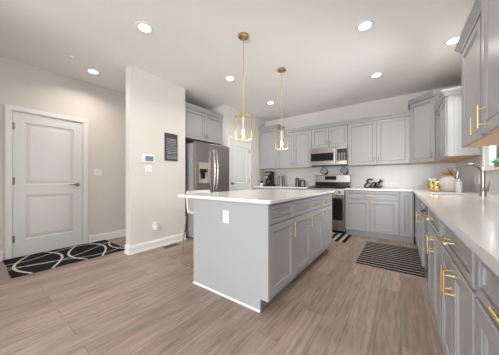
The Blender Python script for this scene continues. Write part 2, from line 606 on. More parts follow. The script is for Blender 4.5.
def interior_door(name, label, x0, x1, ztop, loc, rotz, hinge_sgn, cz=0.07):
    root = bpy.data.objects.new(name, None)
    COL.objects.link(root)
    root.location, root.rotation_euler.z = loc, rotz
    root['kind'] = 'structure'
    root['label'], root['category'] = label, 'door'
    w = x1 - x0
    # leaf with two recessed panels
    mb = MB()
    y, t = -0.004, 0.035
    s, mid = 0.115, 0.20
    zb = 0.012
    zs = [(0.24, 0.86), (1.01, ztop - 0.13)]
    mb.box(x0, x0 + s, y, y + t, zb, ztop)
    mb.box(x1 - s, x1, y, y + t, zb, ztop)
    for a, b in ((zb, zs[0][0]), (zs[0][1], zs[1][0]), (zs[1][1], ztop)):
        mb.box(x0 + s, x1 - s, y, y + t, a, b)
    for a, b in zs:
        loops = []
        for ins, yy in ((0, y), (0.012, y + 0.012), (0.03, y + 0.012), (0.055, y + 0.004)):
            loops.append([mb.bm.verts.new(p) for p in ((x0 + s + ins, yy, a + ins), (x1 - s - ins, yy, a + ins), (x1 - s - ins, yy, b - ins), (x0 + s + ins, yy, b - ins))])
        for p, q in zip(loops, loops[1:]):
            for i in range(4):
                mb.bm.faces.new((p[i], p[(i + 1) % 4], q[(i + 1) % 4], q[i]))
        mb.bm.faces.new(loops[-1])
    mb.build('door_leaf', 'door', root)
    # casing
    mb = MB()
    g = 0.006
    for (a, b) in ((x0 - g - cz, x0 - g), (x1 + g, x1 + g + cz)):
        mb.box(a, b, -0.018, 0.0, 0, ztop + g, 0.0)
        mb.box(a + 0.012, b - 0.012, -0.024, -0.018, 0, ztop + g + 0.012)
    mb.box(x0 - g - cz, x1 + g + cz, -0.018, 0.0, ztop + g, ztop + g + cz)
    mb.box(x0 - g - cz + 0.012, x1 + g + cz - 0.012, -0.024, -0.018, ztop + g + 0.012, ztop + g + cz - 0.012)
    mb.build('door_casing', 'white', root)
    mb = MB()
    for (a, b) in ((x0 - g, x0 - 0.0005), (x1 + 0.0005, x1 + g)):
        mb.box(a, b, 0.006, 0.05, 0, ztop + g)
    mb.box(x0, x1, 0.006, 0.05, ztop + 0.001, ztop + g)
    mb.build('door_jamb', 'plast2', root)
    hx = x0 if hinge_sgn < 0 else x1
    lx = x1 - 0.065 if hinge_sgn < 0 else x0 + 0.065
    for hz in (0.26, 1.06, ztop - 0.20):
        mb = MB()
        mb.cyl((hx + hinge_sgn * 0.003, -0.012, hz - 0.05), (hx + hinge_sgn * 0.003, -0.012, hz + 0.05), 0.0085, 10)
        mb.box(hx - 0.012, hx + 0.018, -0.006, -0.003, hz - 0.045, hz + 0.045)
        mb.build('hinge', 'nickel', root, True)
    lever(root, lx, 1.00, -0.004, hinge_sgn)
    return root


# front door: on the left wall, faces +X, local x -> +Y
interior_door('door_1', 'white two-panel front door with casing and nickel lever behind the wavy black rug', 0, D1 - D0, DZ, (LX + 0.004, D0, 0), PI / 2, -1)
d2 = interior_door('door_2', 'white two-panel pantry door right of the refrigerator', 0, PD1 - PD0, 2.005, (PX + 0.003, PD0, 0), PI / 2, 1, 0.058)

# ------------------------------------------------------------------ sink window in right wall
mb = MB()
fw = 0.045
x0, x1 = RX + 0.02, RX + 0.075
mb.box(x0, x1, WY0, WY0 + fw, WZ0, WZ1)
mb.box(x0, x1, WY1 - fw, WY1, WZ0, WZ1)
mb.box(x0, x1, WY0 + fw, WY1 - fw, WZ0, WZ0 + fw)
mb.box(x0, x1, WY0 + fw, WY1 - fw, WZ1 - fw, WZ1)
mb.box(x0 + 0.01, x1 - 0.01, WY0 + fw, WY1 - fw, 1.65, 1.69)
win = struct('window_1', mb, 'white', None, 'white framed window above the sink with a lawn outside', 'window')
MB().box(x0 + 0.025, x0 + 0.031, WY0 + fw, WY1 - fw, WZ0 + fw, WZ1 - fw).build('window_pane', 'glass', win)
mb = MB()
c = 0.062
mb.box(RX - 0.014, RX - 0.0005, WY0 - c, WY0, WZ0, WZ1 + c, 0.003)
mb.box(RX - 0.014, RX - 0.0005, WY1, WY1 + c, WZ0, WZ1 + c, 0.003)
mb.box(RX - 0.014, RX - 0.0005, WY0, WY1, WZ1, WZ1 + c, 0.003)
mb.box(RX - 0.03, RX + 0.02, WY0 - c, WY1 + c, WZ0 - 0.022, WZ0, 0.003)
mb.build('window_casing', 'white', win)
# what the window looks on to
struct('ground', MB().box(RX + 0.2, 14, -4, 14, -0.35, -0.3), 'lawn')
mb = MB()
for i in range(18):
    mb.box(3.0, 3.03, 5.0 + i * 0.7, 5.69 + i * 0.7, -0.3, 1.80)
for i in range(19):
    mb.box(2.97, 3.06, 4.95 + i * 0.7, 5.04 + i * 0.7, -0.3, 1.86)
tag(mb.build('garden_fence', 'lime'), 'pale fence outside the sink window', 'fence')
random.seed(9)
mb = MB()
mb.box(3.25, 3.7, 5.0, 17.5, -0.3, 1.98, 0.08, 2)
for i in range(90):
    y_ = random.uniform(5, 17.4)
    mb.lathe([(0.02, 1.80), (0.16, 1.86), (0.2, 1.96), (0.14, 2.05), (0.03, 2.09)], random.uniform(3.35, 3.6), y_, 8)
tag(mb.build('garden_hedge', 'lawn'), 'green hedge behind the pale fence outside the sink window', 'hedge')


# ------------------------------------------------------------------ cabinetry kit (front faces local -Y; front face frame at y=0)
def pull(parent, x, z, y, length, vertical, m='gold', r=0.0058):
    mb = MB()
    k = length / 2
    e = k - 0.022
    st = 0.032
    if vertical:
        mb.cyl((x, y - st, z - k), (x, y - st, z + k), r, 12)
        for q in (-e, e):
            mb.cyl((x, y, z + q), (x, y - st, z + q), r * 0.8, 10)
            mb.cyl((x, y, z + q), (x, y - 0.003, z + q), r * 1.5, 10)
    else:
        mb.cyl((x - k, y - st, z), (x + k, y - st, z), r, 12)
        for q in (-e, e):
            mb.cyl((x + q, y, z), (x + q, y - st, z), r * 0.8, 10)
            mb.cyl((x + q, y, z), (x + q, y - 0.003, z), r * 1.5, 10)
    return mb.build('pull_handle', m, parent, True)


FT = 0.02      # front thickness


def door_front(root, x0, x1, z0, z1, m, pull_x=None, pull_z=None, pm='gold', plen=0.128, rail=0.057, pr=0.0058):
    o = MB().panel(x0, x1, z0, z1, -0.001, FT, rail).build('door', m, root)
    if pull_x is not None:
        pull(o, pull_x, pull_z, -FT - 0.001, plen, True, pm, pr)
    return o


def drawer_front(root, x0, x1, z0, z1, m, plen=0.128, pm='gold', rail=0.034, haspull=True, pr=0.0058):
    o = MB().panel(x0, x1, z0, z1, -0.001, FT, rail).build('drawer', m, root)
    if haspull:
        pull(o, (x0 + x1) / 2, (z0 + z1) / 2, -FT - 0.001, plen, False, pm, pr)
    return o


CT = 0.884     # cabinet top height


def base_cabinet(label, loc, rotz, w, fronts, m='cab', depth=0.58, kick=True, group='lower cabinets', pr=0.0058, hollow=False):
    root = thing('base_cabinet', label, 'cabinet', loc, rotz, group)
    g = 0.005
    mb = MB()
    if hollow:      # open-topped box
        a, b, t_ = 0.0005, w - 0.0005, 0.012
        mb.box(a, a + t_, 0, depth, 0.105, CT - 0.001)
        mb.box(b - t_, b, 0, depth, 0.105, CT - 0.001)
        mb.box(a + t_, b - t_, 0, t_, 0.105, CT - 0.001)
        mb.box(a + t_, b - t_, depth - t_, depth, 0.105, CT - 0.001)
        mb.box(a + t_, b - t_, t_, depth - t_, 0.105, 0.12)
    else:
        mb.box(0.0005, w - 0.0005, 0, depth, 0.105, CT - 0.001, 0.001)
    mb.build('body', m, root)
    if kick:
        MB().box(0.0005, w - 0.0005, 0.065, 0.085, 0, 0.105).build('toe_kick', m, root)
    for f in fronts:
        if f[0] == 'door':
            _, a, b, z0, z1, px = f
            door_front(root, a + g, b - g, z0, z1, m, px, z1 - 0.10 if px is not None else None, pr=pr)
        else:
            _, a, b, z0, z1, hp = f
            drawer_front(root, a + g, b - g, z0, z1, m, 0.128, 'gold', 0.034, hp, pr)
    return root


DRZ = (0.715, 0.865)
DOZ = (0.115, 0.700)


def crown(root, w, d, z, m, el=0.0, er=0.0, h=0.065):
    """el / er = 1 when the left / right end is free"""
    mb = MB()
    rr = []
    for (p, zz) in ((0.002, z - 0.012), (0.008, z - 0.010), (0.010, z + 0.008), (0.020, z + 0.020), (0.034, z + 0.042), (0.040, z + 0.046), (0.040, z + h)):
        rr.append((-p * el, w + p * er, -0.02 - p, d, zz))
    mb.loft(rr)
    return mb.build('crown_molding', m, root)


def wall_cabinet(label, loc, rotz, w, z0, z1, doors, m='cab', depth=0.31, el=0, er=0, pm='nickel', group='upper cabinets', plen=0.10, under=True, pr=0.0058, cm=True):
    root = thing('wall_cabinet', label, 'cabinet', loc, rotz, group)
    MB().box(0.0005, w - 0.0005, 0, depth, z0 + 0.012, z1, 0.001).build('body', m, root)
    if under:
        MB().box(0.004, w - 0.004, 0.004, depth - 0.004, z0 + 0.002, z0 + 0.012).build('underside', 'wood', root)
    g = 0.003
    for (a, b, px) in doors:
        door_front(root, a + g, b - g, z0 + 0.004, z1 - 0.02, m, px, z0 + 0.10 if px is not None else None, pm, plen, pr=pr)
    if cm:
        crown(root, w, depth, z1, m, el, er)
    return root


# ------------------------------------------------------------------ island
IX0, IX1, IY0, IY1 = -1.755, -0.845, 1.41, 3.295
isl = thing('kitchen_island', 'light grey kitchen island cabinet under the white worktop', 'island', (IX1 - FT, IY0, 0), PI / 2)
L = IY1 - IY0
MB().box(0.02, L - 0.02, 0.0, 0.87, 0.105, CT - 0.001).build('body', 'isl', isl)
MB().box(0.02, L - 0.02, 0.07, 0.84, 0, 0.105).build('toe_kick', 'isl', isl)
for a, b in ((0, 0.02), (L - 0.02, L)):
    MB().prism([(-0.02, 0.105), (0.055, 0.105), (0.055, 0), (0.89, 0), (0.89, CT - 0.001), (-0.02, CT - 0.001)], 'x', a, b).build('end_panel', 'isl', isl)
MB().prism([(0, 0), (-0.010, 0), (-0.008, 0.009), (-0.003, 0.014), (0, 0.015)], 'y', 0.055, 0.89).build('shoe_molding', 'white', isl)
b0 = [0.022, 0.485, 0.955, 1.425, L - 0.022]
for i in range(4):
    a, b = b0[i], b0[i + 1]
    drawer_front(isl, a + 0.004, b - 0.004, *DRZ, 'isl', 0.14)
    px = {0: b - 0.035, 1: b - 0.035, 2: a + 0.035, 3: a + 0.035}[i]
    door_front(isl, a + 0.004, b - 0.004, *DOZ, 'isl', px, 0.60, plen=0.14)
# outlet in the end panel (local x=0 face looks to world -Y)
mb = MB()
yy = 0.17
zc = 0.735
oy = 0.43
mb.box(-0.006, 0.0, oy - 0.036, oy + 0.036, zc - 0.058, zc + 0.058, 0.003)
op = mb.build('outlet_plate', 'plast', isl)
mb = MB()
for dz in (-0.021, 0.021):
    mb.box(-0.008, -0.006, oy - 0.017, oy + 0.017, zc + dz - 0.015, zc + dz + 0.015, 0.002)
mb.build('socket', 'plast', op)


def rounded_rect(x0, x1, y0, y1, r, n=6):
    pts = []
    for (cx, cy, a0) in ((x1 - r, y0 + r, -PI / 2), (x1 - r, y1 - r, 0), (x0 + r, y1 - r, PI / 2), (x0 + r, y0 + r, PI)):
        for i in range(n + 1):
            a = a0 + PI / 2 * i / n
            pts.append((cx + r * math.cos(a), cy + r * math.sin(a)))
    return pts


def inset_poly(x0, x1, y0, y1, r, ins):
    return rounded_rect(x0 + ins, x1 - ins, y0 + ins, y1 - ins, max(r - ins, 0.004))


a4 = (-1.99, -0.81, 1.375, 3.33)
mb = MB().loft_poly([(inset_poly(*a4, 0.03, 0.004), 0.8845), (inset_poly(*a4, 0.03, 0), 0.889), (inset_poly(*a4, 0.03, 0), 0.910), (inset_poly(*a4, 0.03, 0.004), 0.9145)])
tag(mb.build('island_worktop', 'quartz'), 'thick white quartz worktop on the kitchen island', 'worktop')

# ------------------------------------------------------------------ back wall run (faces -Y): face frame y
BF = 4.43
RNG0, RNG1 = -1.655, -0.893
wl = (RNG0 - 0.004 - (PX + 0.004)) / 2
for i, lab in enumerate(('grey lower cabinet in the back left corner under the coffee maker', 'grey lower cabinet directly left of the range')):
    base_cabinet(lab, (PX + 0.004 + i * wl, BF, 0), 0, wl, [('drawer', 0, wl / 2, *DRZ, True), ('drawer', wl / 2, wl, *DRZ, True), ('door', 0, wl / 2, *DOZ, wl / 2 - 0.035), ('door', wl / 2, wl, *DOZ, wl / 2 + 0.035)])
wr = -0.02 - (RNG1 + 0.004)
base_cabinet('grey two-door lower cabinet with one wide drawer, right of the range', (RNG1 + 0.004, BF, 0), 0, wr,
             [('drawer', 0.004, wr - 0.01, *DRZ, True), ('door', 0.004, wr / 2 - 0.004, *DOZ, wr / 2 - 0.035), ('door', wr / 2 - 0.004, wr - 0.01, *DOZ, wr / 2 + 0.03)])
base_cabinet('narrow grey corner lower cabinet with one full-height door and no pull', (-0.02, BF, 0), 0, 0.195, [('door', 0.01, 0.185, 0.115, 0.865, None)])

# right run (faces -X): local x -> -Y, face frame X
RF = 0.21
ROT = -PI / 2


def right_base(label, y_far, y_near, fronts, **k):
    return base_cabinet(label, (RF, y_far, 0), ROT, y_far - y_near, fronts, depth=0.555, **k)


base_cabinet('grey corner lower cabinet between the back run and the sink cabinet', (RF, BF - 0.005, 0), ROT, 0.68, [('door', 0.04, 0.66, 0.115, 0.865, None)], depth=0.555)
SY1, SY0 = 3.735, 2.975
ws = SY1 - SY0
base_cabinet('grey two-door lower cabinet under the sink', (RF, SY1, 0), ROT, ws,
             [('drawer', 0, ws, *DRZ, False), ('door', 0, ws / 2, *DOZ, ws / 2 - 0.035), ('door', ws / 2, ws, *DOZ, ws / 2 + 0.035)], depth=0.56, hollow=True)
# dishwasher, its door standing back from the cabinet fronts
dw = thing('dishwasher', 'stainless dishwasher with dark control strip and curved handle beside the sink cabinet', 'dishwasher', (RF + 0.018, 2.972, 0), ROT)
dwW = 0.588
MB().box(0.003, dwW - 0.003, 0.02, 0.53, 0.03, CT - 0.003).build('body', 'inside', dw)
MB().box(0.006, dwW - 0.006, -0.015, 0.02, 0.13, 0.78, 0.006, 2).build('door_panel', 'steel', dw)
MB().box(0.006, dwW - 0.006, -0.012, 0.02, 0.785, 0.872, 0.006, 2).build('control_strip', 'black', dw)
mb = MB()
mb.tube([(0.05 + (dwW - 0.1) * t / 10, -0.02 - 0.055 * math.sin(PI * t / 10) ** 0.5, 0.745) for t in range(11)], 0.011, 10)
mb.build('door_handle', 'chrome', dw, True)
for fx in (0.06, dwW - 0.06):
    MB().cyl((fx, 0.3, 0), (fx, 0.3, 0.031), 0.02, 12).build('foot', 'black', dw)

ys = [2.38, 1.67, 0.96, 0.255]
labs = ['grey two-door lower cabinet with a wide drawer next to the dishwasher, nearer side',
        'grey two-door lower cabinet with a wide drawer, middle of the near right run',
        'grey two-door lower cabinet with a wide drawer at the bottom right picture corner']
for i in range(3):
    w = ys[i] - ys[i + 1]
    right_base(labs[i], ys[i], ys[i + 1], [('drawer', 0.01, w - 0.01, *DRZ, True), ('door', 0.01, w / 2, *DOZ, w / 2 - 0.035), ('door', w / 2, w - 0.01, *DOZ, w / 2 + 0.035)])
# end panel of that run facing the dishwasher is the body side

# worktops
tag(MB().box(PX + 0.003, RNG0 - 0.004, BF - 0.035, BY - 0.0125, 0.8845, 0.9145, 0.004, 2).build('back_worktop', 'quartz'), 'white quartz worktop under the coffee maker, left of the range', 'worktop')
SKX0, SKX1, SKY0, SKY1 = 0.28, 0.585, 2.995, 3.62
CE = 0.152
mb = MB()
pts = [(RNG1 + 0.004, BF - 0.035), (CE, BF - 0.035), (CE, 0.265), (RX - 0.0125, 0.265), (RX - 0.0125, BY - 0.0125), (RNG1 + 0.004, BY - 0.0125)]
bm = mb.bm
z0, z1 = 0.8845, 0.9145


def strip(x0, x1, y0, y1):
    mb.box(x0, x1, y0, y1, z0, z1)


strip(RNG1 + 0.004, CE, BF - 0.035, BY - 0.0125)
xb = RX - 0.0125
strip(CE, xb, SKY1, BY - 0.0125)
strip(CE, xb, 0.265, SKY0)
strip(CE, SKX0, SKY0, SKY1)
strip(SKX1, xb, SKY0, SKY1)
bmesh.ops.remove_doubles(bm, verts=bm.verts, dist=0.0005)
tag(mb.build('sink_worktop', 'quartz'), 'long L-shaped white quartz worktop with the sink cutout, right side', 'worktop')
# sink bowl
mb = MB()
t = 0.004
for (a, b, c_, d) in ((SKX0 - t, SKX0, SKY0 - t, SKY1 + t), (SKX1, SKX1 + t, SKY0 - t, SKY1 + t), (SKX0, SKX1, SKY0 - t, SKY0), (SKX0, SKX1, SKY1, SKY1 + t)):
    mb.box(a, b, c_, d, 0.70, 0.884)
mb.box(SKX0 - t, SKX1 + t, SKY0 - t, SKY1 + t, 0.694, 0.70)
sk = mb.build('kitchen_sink', 'steel')
tag(sk, 'stainless undermount sink bowl set in the right worktop below the faucet', 'sink')
MB().lathe([(0.04, 0.7005), (0.045, 0.703), (0.02, 0.7035)], (SKX0 + SKX1) / 2, 3.24, 16).build('drain', 'chrome', sk)

# ------------------------------------------------------------------ upper cabinets
UF = 4.705           # face frame Y of back uppers (doors stand 2 cm proud)
UD = BY - 0.0 - UF - 0.003
UZ0, UZ1 = 1.372, 2.245
TZ1 = 2.425
wall_cabinet('tall grey wall cabinet in the back left corner above the coffee maker', (PX + 0.003, UF, 0), 0, 0.555, UZ0, TZ1, [(0, 0.555, 0.52)], depth=UD, er=1)
xl = PX + 0.003 + 0.557
w = RNG0 - 0.002 - xl
wall_cabinet('grey two-door wall cabinet left of the microwave', (xl, UF, 0), 0, w, UZ0, UZ1, [(0, w / 2, w / 2 - 0.035), (w / 2, w, w / 2 + 0.035)], depth=UD)
w = RNG1 - RNG0
wall_cabinet('short grey two-door wall cabinet directly above the microwave', (RNG0, UF, 0), 0, w, 1.795, UZ1, [(0, w / 2, w / 2 - 0.03), (w / 2, w, w / 2 + 0.03)], depth=UD)
CX = 0.135
w = CX - 0.002 - (RNG1 + 0.002)
wall_cabinet('grey two-door wall cabinet right of the microwave above the Eat sign', (RNG1 + 0.002, UF, 0), 0, w, UZ0, UZ1, [(0, w / 2, w / 2 - 0.035), (w / 2, w, w / 2 + 0.035)], depth=UD)

# diagonal corner cabinet
UXF = 0.475          # face frame X of right uppers
cc = thing('corner_wall_cabinet', 'tall grey diagonal corner wall cabinet above the gold ornaments', 'cabinet', (0, 0, 0), 0, 'upper cabinets')
A, B = (CX, UF - 0.02), (UXF - 0.02, 4.39)
foot = [A, B, (RX - 0.004, 4.39), (RX - 0.004, BY - 0.004), (CX, BY - 0.004)]
MB().prism(foot, 'z', UZ0 + 0.012, TZ1).build('body', 'cab', cc)
c2 = [(A[0] + 0.006, A[1] + 0.006), (B[0] + 0.006, B[1] + 0.006), (RX - 0.01, 4.396), (RX - 0.01, BY - 0.01), (CX + 0.006, BY - 0.01)]
MB().prism(c2, 'z', UZ0 + 0.002, UZ0 + 0.012).build('underside', 'wood', cc)
dv = Vector((B[0] - A[0], B[1] - A[1], 0))
dl = dv.length
ang = math.atan2(dv.y, dv.x)
o = MB().panel(0.012, dl - 0.012, UZ0 + 0.004, TZ1 - 0.02, -0.001, FT, 0.057).build('door', 'cab', cc, loc=(A[0], A[1], 0), rotz=ang)
pull(o, dl - 0.05, UZ0 + 0.10, -FT - 0.001, 0.10, True, 'nickel')
nrm = Vector((dv.y, -dv.x, 0)).normalized()
polys = []
for (p, zz) in ((0.022, TZ1 - 0.012), (0.028, TZ1 - 0.010), (0.03, TZ1 + 0.008), (0.04, TZ1 + 0.020), (0.054, TZ1 + 0.042), (0.06, TZ1 + 0.046), (0.06, TZ1 + 0.065)):
    q = p * 0.45
    polys.append(([(A[0] - q, A[1] - p * 0.9), (B[0] - p * 0.9, B[1] - q), (RX - 0.004, B[1] - q), (RX - 0.004, BY - 0.004), (CX - q, BY - 0.004)], zz))
MB().loft_poly(polys).build('crown_molding', 'cab', cc)

# right wall, far cabinet with beadboard end panel
FY1, FY0 = 4.375, 3.60
w = FY1 - FY0
fc = wall_cabinet('grey wall cabinet with ribbed end panel between corner cabinet and window', (UXF, FY1, 0), ROT, w, UZ0, 2.15, [(0, w / 2, w / 2 - 0.035), (w / 2, w, w / 2 + 0.035)], depth=RX - UXF - 0.004, er=1)
MB().box(w - 0.0, w + 0.006, 0.03, RX - UXF - 0.006, UZ0 + 0.004, 2.135).build('end_panel', 'bead', fc)
MB().box(w - 0.0, w + 0.007, -0.0, 0.03, UZ0 + 0.004, 2.135).build('end_stile', 'cab', fc)
# near cabinets
wall_cabinet('grey wall cabinet right of the window, its long gold pull hanging over the sink', (UXF - 0.005, 2.69, 0), ROT, 0.722, UZ0 - 0.005, 2.245, [(0, 0.56, 0.49)], depth=RX - UXF + 0.001, el=1, pm='gold', plen=0.125, pr=0.006)
wall_cabinet('taller grey wall cabinet at the right picture edge with long gold pull', (UXF - 0.035, 1.965, 0), ROT, 0.56, UZ0 - 0.005, TZ1 + 0.02, [(0, 0.56, 0.08)], depth=RX - UXF + 0.031, pm='gold', plen=0.14, pr=0.006)

# cabinet above the refrigerator (faces +X), local x -> +Y
w = PY0 - 0.003 - (NY1 + 0.003)
wall_cabinet('grey two-door cabinet above the refrigerator', (-3.225, NY1 + 0.003, 0), PI / 2, w, 1.86, TZ1 + 0.01, [(0, w / 2, w / 2 - 0.035), (w / 2, w, w / 2 + 0.035)], depth=0.60, under=False, pm='nickel', plen=0.10)

# ------------------------------------------------------------------ refrigerator
FRX = -2.98
FY = 2.445
fr = thing('refrigerator', 'dark stainless french-door refrigerator with water dispenser in the wall alcove', 'refrigerator', (FRX, FY, 0), PI / 2)
fwid = 0.905
MB().box(0, fwid, 0.075, 0.84, 0.02, 1.755, 0.004).build('body', 'fside', fr)
MB().box(0.02, fwid - 0.02, 0.04, 0.4, 0.0, 0.06).build('base_grille', 'black', fr)
MB().box(0.01, fwid - 0.01, 0.02, 0.16, 1.756, 1.79, 0.004).build('hinge_cover', 'black', fr)
mid = fwid / 2
# left door with the dispenser recess
dx0, dx1, dz0, dz1 = 0.075, 0.325, 1.02, 1.40
mb = MB()
zt, zb_ = 1.778, 0.74
mb.box(0, dx0, 0, 0.07, zb_, zt, 0.006, 2)
mb.box(dx1, mid - 0.004, 0, 0.07, zb_, zt, 0.006, 2)
mb.box(dx0 - 0.005, dx1 + 0.005, 0.0006, 0.0695, zb_ + 0.001, dz0)
mb.box(dx0 - 0.005, dx1 + 0.005, 0.0006, 0.0695, dz1, zt - 0.001)
mb.box(dx0 - 0.005, dx1 + 0.005, 0.055, 0.0695, dz0, dz1)
ld = mb.build('door', 'fsteel', fr)
ds = MB().box(dx0, dx1, -0.003, 0.004, 1.28, dz1, 0.002).build('dispenser_panel', 'disp', ld)
mb = MB()
mb.box(dx0, dx1, -0.004, 0.05, dz0, dz0 + 0.02, 0.002)
mb.box(dx0, dx0 + 0.012, -0.003, 0.054, dz0 + 0.02, 1.28)
mb.box(dx1 - 0.012, dx1, -0.003, 0.054, dz0 + 0.02, 1.28)
mb.build('dispenser_frame', 'disp', ld)
MB().box(dx0 + 0.012, dx1 - 0.012, 0.048, 0.054, dz0 + 0.02, 1.28).build('dispenser_back', 'plast2', ld)
mb = MB()
mb.box(dx0 + 0.05, dx1 - 0.05, 0.01, 0.05, 1.22, 1.28, 0.004)
mb.box(dx0 + 0.075, dx1 - 0.075, 0.028, 0.034, 1.10, 1.22, 0.002)
mb.build('dispenser_spout', 'black', ld)
MB().box(mid + 0.004, fwid, 0, 0.07, zb_, zt, 0.006, 2).build('door', 'fsteel', fr)
dr = MB().box(0, fwid, 0, 0.07, 0.07, zb_ - 0.008, 0.006, 2).build('freezer_drawer', 'fsteel', fr)
for hx, par in ((mid - 0.038, fr), (mid + 0.038, fr)):
    mb = MB()
    mb.tube([(hx, -0.012 - 0.055 * math.sin(PI * i / 14) ** 0.6, 0.86 + 0.80 * i / 14) for i in range(15)], 0.013, 12)
    for zz in (0.862, 1.658):
        mb.cyl((hx, 0.002, zz), (hx, -0.014, zz), 0.015, 12)
    mb.build('door_handle', 'chrome', fr, True)
mb = MB()
mb.tube([(0.08 + (fwid - 0.16) * i / 14, -0.012 - 0.05 * math.sin(PI * i / 14) ** 0.6, 0.66) for i in range(15)], 0.013, 12)
mb.build('drawer_handle', 'chrome', dr, True)
MB().box(fwid - 0.075, fwid - 0.03, -0.002, 0.001, 1.71, 1.722).build('emblem', 'chrome', fr)

# ------------------------------------------------------------------ range
rg = thing('kitchen_range', 'stainless gas range with black grates between the lower cabinets', 'range', (RNG0 + 0.003, BF - 0.04, 0), 0)
rw = RNG1 - RNG0 - 0.006
MB().box(0, rw, 0.03, 0.60, 0.06, 0.900).build('body', 'fside', rg)
MB().box(0.02, rw - 0.02, 0.08, 0.55, 0.0, 0.06).build('base', 'black', rg)
MB().box(0.004, rw - 0.004, 0.002, 0.03, 0.09, 0.235, 0.005, 2).build('bottom_drawer', 'steel', rg)
od = MB().box(0.004, rw - 0.004, 0.0, 0.03, 0.245, 0.765, 0.005, 2).build('oven_door', 'steel', rg)
MB().box(0.03, rw - 0.03, -0.003, 0.001, 0.275, 0.70).build('oven_window', 'glassblk', od)
mb = MB()
mb.cyl((0.04, -0.05, 0.735), (rw - 0.04, -0.05, 0.735), 0.013, 14)
for xx in (0.06, rw - 0.06):
    mb.cyl((xx, 0.0, 0.735), (xx, -0.05, 0.735), 0.010, 10)
mb.build('oven_handle', 'steel', od, True)
kp = MB().prism([(0.03, 0.775), (-0.005, 0.78), (0.012, 0.90), (0.06, 0.912), (0.06, 0.775)], 'x', 0.0, rw).build('control_panel', 'steel', rg)
for i in range(5):
    xx = 0.09 + i * (rw - 0.18) / 4
    MB().tube([(xx, 0.004, 0.838), (xx, -0.018, 0.834), (xx, -0.032, 0.831)], [0.022, 0.020, 0.017], 18).build('burner_knob', 'steel', kp, True)
MB().box(0, rw, 0.055, 0.595, 0.901, 0.914, 0.003).build('cooktop', 'black', rg)
for gx in range(3):
    mb = MB()
    x0 = 0.015 + gx * (rw - 0.03) / 3
    x1 = x0 + (rw - 0.03) / 3 - 0.006
    z = 0.945
    for yy in (0.07, 0.20, 0.32, 0.44, 0.55):
        mb.box(x0, x1, yy, yy + 0.012, z - 0.014, z)
    for xx in (x0, (x0 + x1) / 2 - 0.006, x1 - 0.012):
        mb.box(xx, xx + 0.012, 0.07, 0.562, z - 0.0135, z + 0.0005)
    for xx in (x0, x1 - 0.012):
        for yy in (0.07, 0.55):
            mb.box(xx, xx + 0.012, yy, yy + 0.012, 0.914, z - 0.013)
    mb.build('grate', 'iron', rg)
for bx, by in ((0.16, 0.18), (0.16, 0.44), (rw - 0.16, 0.18), (rw - 0.16, 0.44), (rw / 2, 0.31)):
    MB().lathe([(0.05, 0.9135), (0.05, 0.922), (0.036, 0.924), (0.036, 0.930), (0.02, 0.931)], bx, by, 16).build('burner', 'iron', rg)
bgd = MB().prism([(0.555, 0.914), (0.54, 0.94), (0.55, 1.03), (0.605, 1.03), (0.605, 0.914)], 'x', 0.0, rw).build('vent_panel', 'glassblk', rg)
bg2 = MB().prism([(0.53, 1.03), (0.535, 1.185), (0.55, 1.195), (0.605, 1.195), (0.605, 1.03)], 'x', 0.0, rw).build('backguard', 'steel', rg)
MB().prism([(0.527, 1.08), (0.529, 1.165), (0.54, 1.165), (0.54, 1.08)], 'x', 0.23, 0.48).build('display', 'glassblk', bg2)

# ------------------------------------------------------------------ microwave
mw = thing('microwave', 'stainless over-the-range microwave mounted under the short wall cabinet', 'microwave', (RNG0 + 0.002, 4.635, 0), 0)
mww = RNG1 - RNG0 - 0.004
m0, m1 = 1.395, 1.793
MB().box(0, mww, 0.03, BY - 4.64, m0, m1).build('body', 'fside', mw)
md = MB().box(0, mww * 0.735, 0, 0.03, m0 + 0.005, m1 - 0.002, 0.004, 2).build('door', 'steel', mw)
MB().box(0.0, mww * 0.735 - 0.07, -0.004, 0.001, m0 + 0.10, m1 - 0.125, 0.002).build('window', 'glassblk', md)
pn = MB().box(mww * 0.735 + 0.003, mww, 0, 0.03, m0 + 0.005, m1 - 0.002, 0.004, 2).build('control_panel', 'steel', mw)
kp = MB().box(mww * 0.735 + 0.01, mww - 0.004, -0.004, 0.001, m0 + 0.09, m1 - 0.06, 0.002).build('keypad', 'glassblk', pn)
mb = MB()
for r_ in range(5):
    for c_ in range(3):
        xx = mww * 0.735 + 0.03 + c_ * 0.052
        zz = m0 + 0.105 + r_ * 0.032
        mb.box(xx, xx + 0.034, -0.0055, -0.0035, zz, zz + 0.018)
mb.build('key', 'fside', kp)
hx = mww * 0.735 - 0.035
mb = MB()
mb.cyl((hx, -0.04, m0 + 0.04), (hx, -0.04, m1 - 0.04), 0.012, 12)
for zz in (m0 + 0.06, m1 - 0.06):
    mb.cyl((hx, 0, zz), (hx, -0.04, zz), 0.009, 10)
mb.build('door_handle', 'chrome', md, True)
MB().box(0.01, mww - 0.01, 0.002, 0.03, m0 - 0.012, m0 + 0.005).build('vent_grille', 'black', mw)

# ------------------------------------------------------------------ pendants
pend = thing('pendant_light', 'gold cage pendant lamp nearer the camera, hanging over the front of the island', 'pendant lamp', (-1.456, 1.88, 0), 0, 'gold cage pendants over the island')
MB().lathe([(0.062, H - 0.001), (0.062, H - 0.018), (0.055, H - 0.024), (0.012, H - 0.03)], 0, 0, 28).build('canopy', 'brass', pend, True)
MB().cyl((0, 0, H - 0.028), (0, 0, 1.80), 0.0045, 10).build('rod', 'gold', pend, True)
mb = MB()
hw, z0, z1, r = 0.067, 1.545, 1.800, 0.0042
for sx in (-1, 1):
    for sy in (-1, 1):
        mb.box(sx * hw - r, sx * hw + r, sy * hw - r, sy * hw + r, z0, z1)
for zz in (z0, z1):
    for s_ in (-1, 1):
        mb.box(-hw, hw, s_ * hw - r, s_ * hw + r, zz - r, zz + r)
        mb.box(s_ * hw - r, s_ * hw + r, -hw, hw, zz - r, zz + r)
mb.box(-hw, hw, -r, r, z1 - r, z1 + r)
